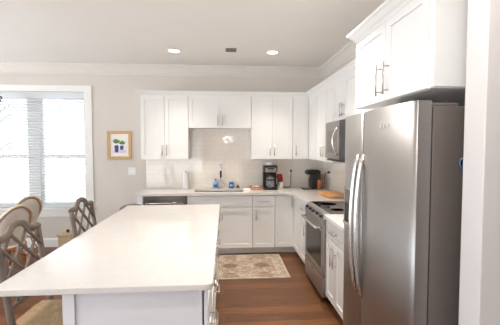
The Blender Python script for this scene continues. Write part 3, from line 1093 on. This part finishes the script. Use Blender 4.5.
flat([(-0.10, -0.12), (0.10, -0.12), (0.11, -0.085), (0.04, -0.07), (-0.06, -0.075), (-0.105, -0.09)], 0, 0)
flat([(-0.062, -0.115), (-0.028, -0.115), (-0.014, -0.07), (-0.012, -0.02), (-0.02, 0.0), (-0.07, 0.0), (-0.078, -0.02), (-0.074, -0.07)], 1, 0.0004)
flat([(0.018, -0.075), (0.052, -0.075), (0.066, -0.045), (0.06, -0.005), (0.012, -0.005), (0.004, -0.045)], 1, 0.0004)
for (cx, cz, n_, s_) in ((-0.045, 0.045, 16, 0.062), (0.040, 0.030, 14, 0.052)):
    for i in range(n_):
        a = PI * (0.16 + 0.68 * i / (n_ - 1)) + random.uniform(-.1, .1)
        l = s_ * random.uniform(0.9, 1.45)
        u = Vector((math.cos(a), math.sin(a) * 1.05)); q = Vector((-u.y, u.x)) * 0.011
        o = Vector((cx, cz - 0.022))
        p = [o + u * 0.004, o + u * l * 0.55 - q, o + u * l, o + u * l * 0.55 + q]
        flat([(v.x, v.y) for v in p], 2 + (i % 2), 0.0006 + i * 0.00004)
art.build('painting', ['p_pink', 'p_blue', 'p_green', 'p_dark'], pf)

sw = thing('light_switch', 'white double switch plate on the wall below the framed picture', 'light switch', (-1.475, YW, 1.193))
MB().box(-0.06, 0.06, -0.006, -0.0005, -0.06, 0.06).build('plate', 'whiteplastic', sw, bevel=0.002)
for x in (-0.025, 0.025):
    MB().box(x - 0.012, x + 0.012, -0.010, -0.0062, -0.028, 0.028).build('rocker', 'paper', sw, bevel=0.002)


def outlet(label, loc, rz=0.0):
    t = thing('wall_outlet', label, 'outlet', loc, rz, 'white wall outlets')
    MB().box(-0.036, 0.036, -0.006, -0.0003, -0.058, 0.058).build('plate', 'whiteplastic', t, bevel=0.002)
    for z in (-0.026, 0.026):
        MB().box(-0.016, 0.016, -0.0085, -0.0061, z - 0.014, z + 0.014).build('socket', 'paper', t)
    return t


outlet('white outlet on the tile above the dishwasher', (-0.905, YW - 0.008, 1.19))
outlet('white outlet on the tile between the two coffee machines', (1.072, YW - 0.008, 1.163))
outlet('white outlet on the right-hand tile beside the black pod coffee machine', (XR - 0.008, 5.17, 1.161), R90)

# ================================================================== WORKTOP ITEMS
Z = ZT + 0.0008
t = thing('paper_towel_roll', 'white paper towel roll standing on the worktop left of the sink', 'paper towels', (-0.62, 5.48, Z))
MB().lathe([(0.0, 0), (0.05, 0), (0.05, 0.006), (0.006, 0.008), (0.006, 0.012)]).build('base', 'whiteplastic', t)
MB().lathe([(0.015, 0.009), (0.044, 0.009), (0.045, 0.012), (0.045, 0.262), (0.043, 0.265), (0.015, 0.265)]).build('roll', 'paper', t)
MB().lathe([(0.006, 0.0085), (0.006, 0.285), (0.010, 0.29), (0.0, 0.298)]).build('rod', 'chrome', t)

t = thing('dish_soap_bottle', 'pale blue dish soap bottle on the worktop left of the faucet', 'soap bottle', (-0.155, 5.53, Z))
MB().lathe([(0, 0), (0.040, 0), (0.043, 0.01), (0.041, 0.07), (0.034, 0.10), (0.014, 0.118), (0.013, 0.125), (0, 0.125)]).build('bottle', 'bluesoap', t)
MB().lathe([(0.0145, 0.1255), (0.0145, 0.14), (0.007, 0.15), (0, 0.15)]).build('cap', 'deepblue', t)
MB().prism([(0.0425 * math.sin(a), -0.0435 * math.cos(a)) for a in [-0.8 + 1.6 * i / 8 for i in range(9)]] + [(0.03 * math.sin(a), -0.03 * math.cos(a)) for a in [0.8 - 1.6 * i / 8 for i in range(9)]], 0.02, 0.062, 'z').build('label', 'label_blue', t)
t = thing('hand_soap_pump', 'deep blue hand soap pump on the worktop right of the faucet', 'soap bottle', (0.1, 5.53, Z))
MB().lathe([(0, 0), (0.036, 0), (0.041, 0.012), (0.041, 0.075), (0.03, 0.092), (0.013, 0.098), (0, 0.098)]).build('bottle', 'deepblue', t)
m = MB().lathe([(0.014, 0.0985), (0.014, 0.112), (0.005, 0.114), (0.005, 0.135), (0, 0.135)])
m.tube([(0, 0, 0.132), (0, -0.032, 0.130), (0, -0.036, 0.124)], 0.005, 8)
m.build('pump', 'whiteplastic', t)
MB().prism([(0.0425 * math.sin(a), -0.0425 * math.cos(a)) for a in [-0.7 + 1.4 * i / 8 for i in range(9)]] + [(0.03 * math.sin(a), -0.03 * math.cos(a)) for a in [0.7 - 1.4 * i / 8 for i in range(9)]], 0.03, 0.062, 'z').build('label', 'bluesoap', t)
t = thing('dish_scrubber', 'small dark dome scrubber beside the blue soap pump', 'scrubber', (0.206, 5.52, Z))
MB().lathe([(0, 0), (0.035, 0), (0.037, 0.012), (0.022, 0.02), (0, 0.021)]).build('bristles', 'rust', t)
MB().lathe([(0.024, 0.0215), (0.020, 0.034), (0.010, 0.044), (0.012, 0.052), (0, 0.056)]).build('knob', 'blackplastic', t)
# folded cloth
m = MB()
for i in range(3):
    m.box(-0.055 + i * 0.004, 0.055 - i * 0.003, -0.04 + i * 0.003, 0.04 - i * 0.004, i * 0.0085, i * 0.0085 + 0.008)
tag(m.build('folded_cloth', 'paper', bevel=0.003, loc=(0.335, 5.25, Z)), 'small folded white cloth on the worktop right of the sink', 'cloth')
t = thing('wicker_tray', 'shallow pinkish wicker tray on the worktop left of the drip coffee maker', 'tray', (0.475, 5.27, Z))
m = MB()
ring = lambda rx, ry, z, n=28: [(rx * math.cos(2 * PI * i / n), ry * math.sin(2 * PI * i / n), z) for i in range(n)]
for i in range(5):
    m.tube(ring(0.092 + i * 0.003, 0.07 + i * 0.003, 0.006 + i * 0.009), 0.0052, 6, closed=True)
m.lathe([(0, 0.0), (0.088, 0.0), (0.088, 0.005), (0, 0.005)], n=28)
m.v = [(x, y * (0.8 if False else 1), z) for x, y, z in m.v]
m.build('basket', 'tray', t)
MB().tube(ring(0.107, 0.085, 0.052), 0.006, 8, closed=True).build('rim', 'rust', t)
m = MB()
for x, y in ((-0.035, 0.01), (0.03, -0.015), (0.01, 0.03)):
    m.ball((x, y, 0.036), 0.03, 0.03, 0.028)
m.build('rolls', 'cane', t)

# drip coffee maker
cm = thing('drip_coffee_maker', 'black and steel drip coffee maker with glass carafe on the back worktop', 'coffee maker', (0.70, 5.33, Z))
MB().box(-0.105, 0.105, -0.10, 0.11, 0.0, 0.03).build('base', 'blackplastic', cm, bevel=0.008)
MB().box(-0.105, 0.105, 0.035, 0.11, 0.0305, 0.27).build('tower', 'blackplastic', cm, bevel=0.006)
MB().box(-0.105, 0.105, -0.09, 0.11, 0.27, 0.375).build('brew_head', 'blackplastic', cm, bevel=0.012)
MB().box(-0.085, 0.085, -0.095, -0.0905, 0.272, 0.34).build('front_panel', 'steel', cm, bevel=0.002)
MB().box(-0.05, 0.05, -0.0975, -0.0953, 0.318, 0.335).build('display', 'blackglass', cm)
MB().lathe([(0.055, 0.243), (0.06, 0.269)], (0, -0.03, 0), 20).build('filter_basket', 'blackplastic', cm)
MB().lathe([(0, 0.032), (0.066, 0.032), (0.072, 0.05), (0.073, 0.11), (0.066, 0.16), (0.055, 0.20)], (0, -0.035, 0), 26).build('carafe', 'carafe', cm)
m = MB().lathe([(0.057, 0.2), (0.059, 0.2), (0.059, 0.226), (0.0, 0.234)], (0, -0.035, 0), 24)
m.lathe([(0.0735, 0.145), (0.0745, 0.145), (0.068, 0.168), (0.067, 0.168)], (0, -0.035, 0), 26)
m.build('carafe_lid', 'blackplastic', cm)
MB().tube([(0.055, -0.05, 0.21), (0.10, -0.06, 0.205), (0.118, -0.062, 0.17), (0.116, -0.062, 0.10), (0.098, -0.056, 0.065), (0.072, -0.05, 0.06)], 0.010, 8).build('carafe_handle', 'blackplastic', cm)
# stack of filters lying on top
m = MB()
for i in range(4):
    m.lathe([(0.045, 0.001 + i * 0.012), (0.068 - i * 0.003, 0.014 + i * 0.012), (0.066 - i * 0.003, 0.0145 + i * 0.012), (0.044, 0.003 + i * 0.012), (0, 0.003 + i * 0.012)], n=24)
tag(m.build('coffee_filters', 'paper', loc=(0.685, 5.34, Z + 0.376)), 'stack of white paper filters on top of the drip coffee maker', 'coffee filters')
# red bag leaning on a white canister
cn = thing('white_canister', 'small white canister behind the drip coffee maker', 'canister', (0.89, 5.47, Z))
MB().lathe([(0, 0), (0.045, 0), (0.047, 0.006), (0.047, 0.085), (0.044, 0.09), (0, 0.09)]).build('body', 'whiteplastic', cn)
MB().lathe([(0.048, 0.0905), (0.048, 0.098), (0, 0.10)]).build('lid', 'whiteplastic', cn)
rb = thing('red_coffee_bag', 'red foil coffee bag on the white canister beside the drip coffee maker', 'coffee bag', (0.885, 5.47, Z + 0.1008))
m = MB()
sec = [(0.0, 0.042, 0.026), (0.03, 0.047, 0.030), (0.08, 0.045, 0.024), (0.105, 0.043, 0.010), (0.125, 0.042, 0.003)]
vs, fs = [], []
for z_, hx, hy in sec:
    for i in range(12):
        a = 2 * PI * i / 12
        vs.append((hx * math.copysign(abs(math.cos(a)) ** 0.5, math.cos(a)) - z_ * 0.12, hy * math.copysign(abs(math.sin(a)) ** 0.7, math.sin(a)), z_))
for i in range(len(sec) - 1):
    for j in range(12):
        fs.append((i * 12 + j, i * 12 + (j + 1) % 12, (i + 1) * 12 + (j + 1) % 12, (i + 1) * 12 + j))
fs += [tuple(range(12))[::-1], tuple(48 + j for j in range(12))]
m.add(vs, fs, True)
m.build('pouch', 'red', rb)
MB().box(-0.02, 0.018, -0.0315, -0.0285, 0.03, 0.06).build('label', mat('dark_red_print', (120, 22, 26), 0.5), rb)

# cord of the drip coffee maker (plug in the middle outlet)
pc = thing('coffee_maker_cord', 'black cord plugged into the outlet between the coffee machines', 'cord', (1.072, YW - 0.0168, 1.187))
MB().box(-0.014, 0.014, -0.03, -0.0004, -0.016, 0.016).build('plug', 'blackplastic', pc, bevel=0.004)
MB().tube([(0, -0.022, -0.017), (0, -0.026, -0.06), (-0.004, -0.024, -0.15), (-0.006, -0.026, -0.225), (-0.02, -0.04, -0.262), (-0.06, -0.05, -0.2665), (-0.12, -0.045, -0.2665)], 0.0042, 8).build('cable', 'rubber', pc)

# pod coffee machine, facing left
pm = thing('pod_coffee_machine', 'black pod coffee machine with copper tinted water tank in the corner', 'coffee maker', (1.355, 5.30, Z), math.radians(-82))
MB().prism([(-0.07, -0.03), (0.07, -0.03), (0.075, 0.0), (0.075, 0.10), (0.055, 0.125), (-0.055, 0.125), (-0.075, 0.10), (-0.075, 0.0)], 0.0, 0.235, 'z').build('body', 'blackplastic', pm, bevel=0.008)
MB().prism([(-0.075, 0.235), (0.02, 0.235), (0.125, 0.235), (0.125, 0.28), (0.09, 0.305), (-0.03, 0.31), (-0.085, 0.30), (-0.10, 0.27), (-0.095, 0.235)], -0.065, 0.065, 'x').build('brew_head', 'blackplastic', pm, bevel=0.012)
MB().lathe([(0.018, 0.185), (0.022, 0.195), (0.026, 0.234)], (0, -0.055, 0), 16).build('spout', 'nickel', pm)
MB().box(-0.06, 0.06, -0.155, -0.031, 0.0, 0.022).build('drip_tray', 'blackplastic', pm, bevel=0.006)
MB().box(-0.05, 0.05, -0.145, -0.035, 0.0225, 0.026).build('drip_grate', 'nickel', pm)
MB().prism([(-0.06, 0.1265), (0.06, 0.1265), (0.066, 0.16), (0.055, 0.20), (-0.055, 0.20), (-0.066, 0.16)], 0.012, 0.235, 'z').build('water_tank', 'tank', pm, bevel=0.006)
MB().prism([(0.0775, 0.06), (0.098, 0.07), (0.098, 0.115), (0.0775, 0.124)], 0.01, 0.15, 'z').build('pod_holder', 'copper', pm, bevel=0.004)
pc = thing('pod_machine_cord', 'black looping cord plugged into the outlet on the right-hand tile', 'cord', (XR - 0.0168, 5.17, 1.187))
MB().box(-0.035, -0.0004, -0.014, 0.014, -0.014, 0.014).build('plug', 'blackplastic', pc, bevel=0.004)
MB().tube([(-0.035, 0, -0.004), (-0.07, 0.0, -0.015), (-0.085, 0.0, -0.08), (-0.07, 0.0, -0.17), (-0.085, 0.005, -0.235), (-0.12, 0.01, -0.262), (-0.15, 0.01, -0.235), (-0.14, 0.0, -0.18), (-0.115, -0.005, -0.165), (-0.105, 0.0, -0.2), (-0.125, 0.01, -0.245), (-0.15, 0.02, -0.25)], 0.0042, 8).build('cable', 'rubber', pc)

# cutting board
t = thing('cutting_board', 'light maple cutting board lying on the worktop beside the range', 'cutting board', (1.455, 4.58, Z))
m = MB()
poly = arc(0.10, 0.225, 0.035, 0, PI / 2, 4) + arc(-0.10, 0.225, 0.035, PI / 2, PI, 4) + arc(-0.10, -0.225, 0.035, PI, 1.5 * PI, 4) + arc(0.10, -0.225, 0.035, 1.5 * PI, 2 * PI, 4)
m.prism(poly, 0.006, 0.030, 'z')
m.build('board', 'board', t, bevel=0.004)
for x in (-0.1, 0.1):
    for y in (-0.2, 0.2):
        MB().lathe([(0.012, 0), (0.013, 0.0058)], (x, y, 0), 12).build('foot', 'rubber', t)

# ================================================================== DINING SIDE
def taupe_chair(label, loc, rz):
    """local front +X; seat centre at origin"""
    t = thing('lattice_chair', label, 'chair', loc, rz, 'taupe lattice-back chairs at the island')
    def post_x(z):
        return -0.225 - 0.085 * max(0, (z - 0.47) / 0.56) if z > 0.47 else -0.225 - 0.03 * (0.47 - z) / 0.47
    for s in (-1, 1):
        MB().tube([(post_x(z), s * (0.222 if z < 0.5 else 0.222 + 0.004 * (z - 0.5)), z) for z in (0, 0.25, 0.47, 0.65, 0.8, 0.93, 0.985)], [0.017, 0.019, 0.021, 0.021, 0.02, 0.02, 0.021], 8).build('back_post', 'taupe', t)
        MB().tube([(0.2, s * 0.215, 0), (0.195, s * 0.213, 0.25), (0.185, s * 0.21, 0.435)], [0.014, 0.018, 0.021], 8).build('front_leg', 'taupe', t)
        MB().tube([(post_x(.2), s * 0.22, 0.2), (0.196, s * 0.213, 0.2)], 0.011, 8).build('side_stretcher', 'taupe', t)
    prof = [(-0.235, 0.985), (-0.205, 0.995), (-0.15, 0.992), (-0.105, 1.01), (-0.06, 1.045), (0, 1.055), (0.06, 1.045), (0.105, 1.01), (0.15, 0.992), (0.205, 0.995), (0.235, 0.985)]
    MB().tube([(post_x(z), y, z) for y, z in prof], 0.021, 8, flat=1.1).build('crest_rail', 'taupe', t)
    lt = MB()
    zb = 0.60
    segs = [((-0.21, 0.95), (0.14, zb)), ((-0.10, 1.01), (0.215, 0.715)), ((-0.215, 0.77), (-0.045, zb)), ((0.03, 1.05), (0.215, 0.865))]
    segs += [((-y0, z0), (-y1, z1)) for (y0, z0), (y1, z1) in segs]
    for i, ((y0, z0), (y1, z1)) in enumerate(segs):
        o = 0.005 if i < 4 else -0.005
        lt.tube([(post_x(z0) + o, y0, z0), (post_x(z1) + o, y1, z1)], 0.011, 8)
    lt.build('lattice', 'taupe', t)
    MB().tube([(post_x(0.60), -0.222, 0.60), (post_x(0.60), 0.222, 0.60)], 0.014, 8).build('lower_rail', 'taupe', t)
    MB().tube([(post_x(0.2), -0.22, 0.26), (post_x(0.2), 0.22, 0.26)], 0.011, 8).build('rear_stretcher', 'taupe', t)
    MB().prism([(-0.315, -0.198), (0.205, -0.198), (0.205, 0.198), (-0.315, 0.198)], 0.42, 0.452, 'z').build('seat_frame', 'amber', t, bevel=0.006)
    t.scale = (1, 1, 1.035)
    MB().prism([(-0.275, -0.196), (0.20, -0.21), (0.20, 0.21), (-0.275, 0.196)], 0.4525, 0.478, 'z').build('seat', 'rush', t, bevel=0.012)
    return t


c0 = taupe_chair('taupe lattice-back chair nearest the viewer, tucked under the island overhang', (-1.035, 2.32, 0), 0)
copy_tree(c0, 'taupe lattice-back chair farther along the island, under the window', (-1.030, 3.30, 0))


def bistro_chair(label, loc, rz):
    t = thing('rattan_chair', label, 'chair', loc, rz, 'rattan bistro chairs by the table')
    # local front +X
    def hoop(w, zt, r0=0.0):
        pts = []
        for i in range(25):
            a = PI * i / 24
            y = w * math.cos(a)
            z = 0.47 + (zt - 0.47) * math.sin(a) ** 0.75
            x = -0.19 - 0.16 * (z - 0.47) / 0.45 + 0.22 * (abs(y) / w) ** 4 * (1 - (z - 0.47) / (zt - 0.47)) 
            pts.append((x, y, z))
        return pts
    H = hoop(0.225, 0.93)
    MB().tube(H, 0.016, 8).build('back_hoop', 'rattan', t)
    MB().tube([(p[0] + 0.004, p[1] * 0.925, 0.47 + (p[2] - 0.47) * 0.962) for i, p in enumerate(H)], 0.007, 8).build('hoop_trim', 'amber', t)
    # woven back panel inside the hoop
    m = MB()
    cols = 9
    inner = hoop(0.205, 0.91)
    vs, fs = [], []
    for i in range(25):
        top_ = inner[i]
        for k in range(6):
            f = k / 5
            z = 0.47 + (top_[2] - 0.47) * f
            x = -0.19 - 0.16 * (z - 0.47) / 0.45 + (top_[0] + 0.19 + 0.16 * (top_[2] - 0.47) / 0.45) * 1.0
            vs.append((x, top_[1], z))
    for i in range(24):
        for k in range(5):
            fs.append((i * 6 + k, (i + 1) * 6 + k, (i + 1) * 6 + k + 1, i * 6 + k + 1))
    m.add(vs, fs, True)
    o = m.build('back_weave', 'cane', t)
    sd = o.modifiers.new('thickness', 'SOLIDIFY')
    sd.thickness = 0.008
    poly = arc(0, 0, 0.225, 0, 2 * PI, 26)[:-1]
    MB().prism(poly, 0.435, 0.465, 'z').build('seat', 'cane', t, bevel=0.008)
    MB().tube([(x * 1.02, y * 1.02, 0.44) for x, y in poly], 0.013, 8, closed=True).build('seat_ring', 'amber', t)
    for sx, sy in ((1, 1), (1, -1), (-1, 1), (-1, -1)):
        l = MB().tube([(sx * 0.19, sy * 0.19, 0.0), (sx * 0.165, sy * 0.165, 0.43)], 0.015, 8).build('leg', 'amber', t)
        for z in (0.1, 0.22, 0.34):
            k = 0.19 - 0.025 * z / 0.43
            MB().lathe([(0.0165, -0.018), (0.019, 0), (0.0165, 0.018)], (sx * k, sy * k, z), 10).build('wrap', 'rattan', l)
    br = MB()
    for sx, sy in ((1, 1), (1, -1), (-1, 1), (-1, -1)):
        br.tube([(sx * 0.18, sy * 0.18, 0.16), (sx * 0.12, sy * 0.12, 0.30), (sx * 0.02, sy * 0.17, 0.42)], 0.009, 6)
        br.tube([(sx * 0.17, sy * 0.17, 0.30), (sx * 0.17, sy * 0.0, 0.40)], 0.008, 6)
    br.build('brace', 'amber', t)
    return t


b0 = bistro_chair('rattan bistro chair seen through the nearest lattice chair, round cane back', (-2.57, 4.13, 0), math.radians(150))
b0r = copy_tree(b0, 'rattan bistro chair nearest the window, its round back standing taller in view', (-2.83, 4.87, 0), math.radians(146))
o = MB().prism(arc(0, 0, 0.18, 0, 2 * PI, 24)[:-1], 0.4655, 0.50, 'z').build('seat_pad', 'pad', b0, bevel=0.012)
o['label'] = 'charcoal seat pad'
# round table at the left edge
tb = thing('round_table', 'round white dining table at the left edge, below the blinds', 'table', (-3.42, 4.22, 0))
MB().lathe([(0, 0.722), (0.56, 0.722), (0.575, 0.73), (0.575, 0.745), (0.565, 0.752), (0, 0.752)], n=48).build('tabletop', 'tabletop', tb)
MB().lathe([(0, 0.0), (0.28, 0.0), (0.28, 0.02), (0.07, 0.06), (0.045, 0.2), (0.045, 0.6), (0.09, 0.70), (0.1, 0.7215)], n=32).build('pedestal', 'tabletop', tb)
# lantern
ln = thing('lantern_pendant', 'dark bronze lantern pendant hanging over the table at the left edge', 'pendant lamp', (-3.185, 4.55, ZC))
m = MB()
T, B, zt, zb = 0.255, 0.15, -0.62, -1.05
cs = ((1, 1), (-1, 1), (-1, -1), (1, -1))
for i in range(4):
    a_, b2 = cs[i], cs[(i + 1) % 4]
    m.tube([(a_[0] * T, a_[1] * T, zt), (b2[0] * T, b2[1] * T, zt)], 0.007, 6)
    m.tube([(a_[0] * B, a_[1] * B, zb), (b2[0] * B, b2[1] * B, zb)], 0.007, 6)
    m.tube([(a_[0] * T, a_[1] * T, zt), (a_[0] * B, a_[1] * B, zb)], 0.007, 6)
    m.tube([(a_[0] * T, a_[1] * T, zt), (0, 0, zt + 0.18)], 0.007, 6)
m.build('cage', 'iron', ln)
MB().tube([(0, 0, -0.02), (0, 0, zt + 0.18)], 0.006, 8).build('stem', 'iron', ln)
MB().lathe([(0.06, -0.0005), (0.06, -0.02), (0.02, -0.03), (0, -0.03)]).build('canopy', 'iron', ln)
for x, y in ((0.06, 0), (-0.03, 0.05), (-0.03, -0.05)):
    MB().tube([(x, y, zb + 0.18), (x, y, zb + 0.28)], 0.011, 8).build('candle', 'whiteplastic', ln)
MB().tube([(0, 0, zt + 0.18), (0, 0, zb + 0.15)], 0.005, 8).lathe([(0.0, zb + 0.165), (0.075, zb + 0.165), (0.075, zb + 0.178), (0.0, zb + 0.178)]).build('candle_plate', 'iron', ln)

# bin beyond the island
bn = thing('step_bin', 'dark taupe bin lid peeking over the far left corner of the island', 'bin', (-1.17, 4.42, 0))
MB().lathe([(0, 0), (0.145, 0), (0.15, 0.01), (0.15, 0.77), (0, 0.77)], n=32).build('body', 'bin', bn)
MB().lathe([(0.153, 0.771), (0.153, 0.80), (0.14, 0.825), (0.10, 0.845), (0.05, 0.855), (0, 0.858)], n=32).build('lid', 'bin', bn)
MB().box(-0.04, 0.04, -0.19, -0.13, 0.012, 0.022).build('pedal', 'blackplastic', bn)

# lidded wicker basket at the wall
bk = thing('wicker_basket', 'small lidded wicker basket on the floor by the wall under the window', 'basket', (-2.345, 5.28, 0))
m = MB().prism([(-0.10, -0.10), (0.10, -0.10), (0.10, 0.10), (-0.10, 0.10)], 0.0, 0.265, 'z')
m.build('body', 'wicker', bk, bevel=0.01)
MB().box(-0.112, 0.112, -0.112, 0.112, 0.2655, 0.30).build('lid', 'wicker', bk, bevel=0.008)
MB().lathe([(0.012, 0.3005), (0.02, 0.315), (0.024, 0.33), (0.015, 0.345), (0, 0.348)]).build('knob', 'iron', bk)
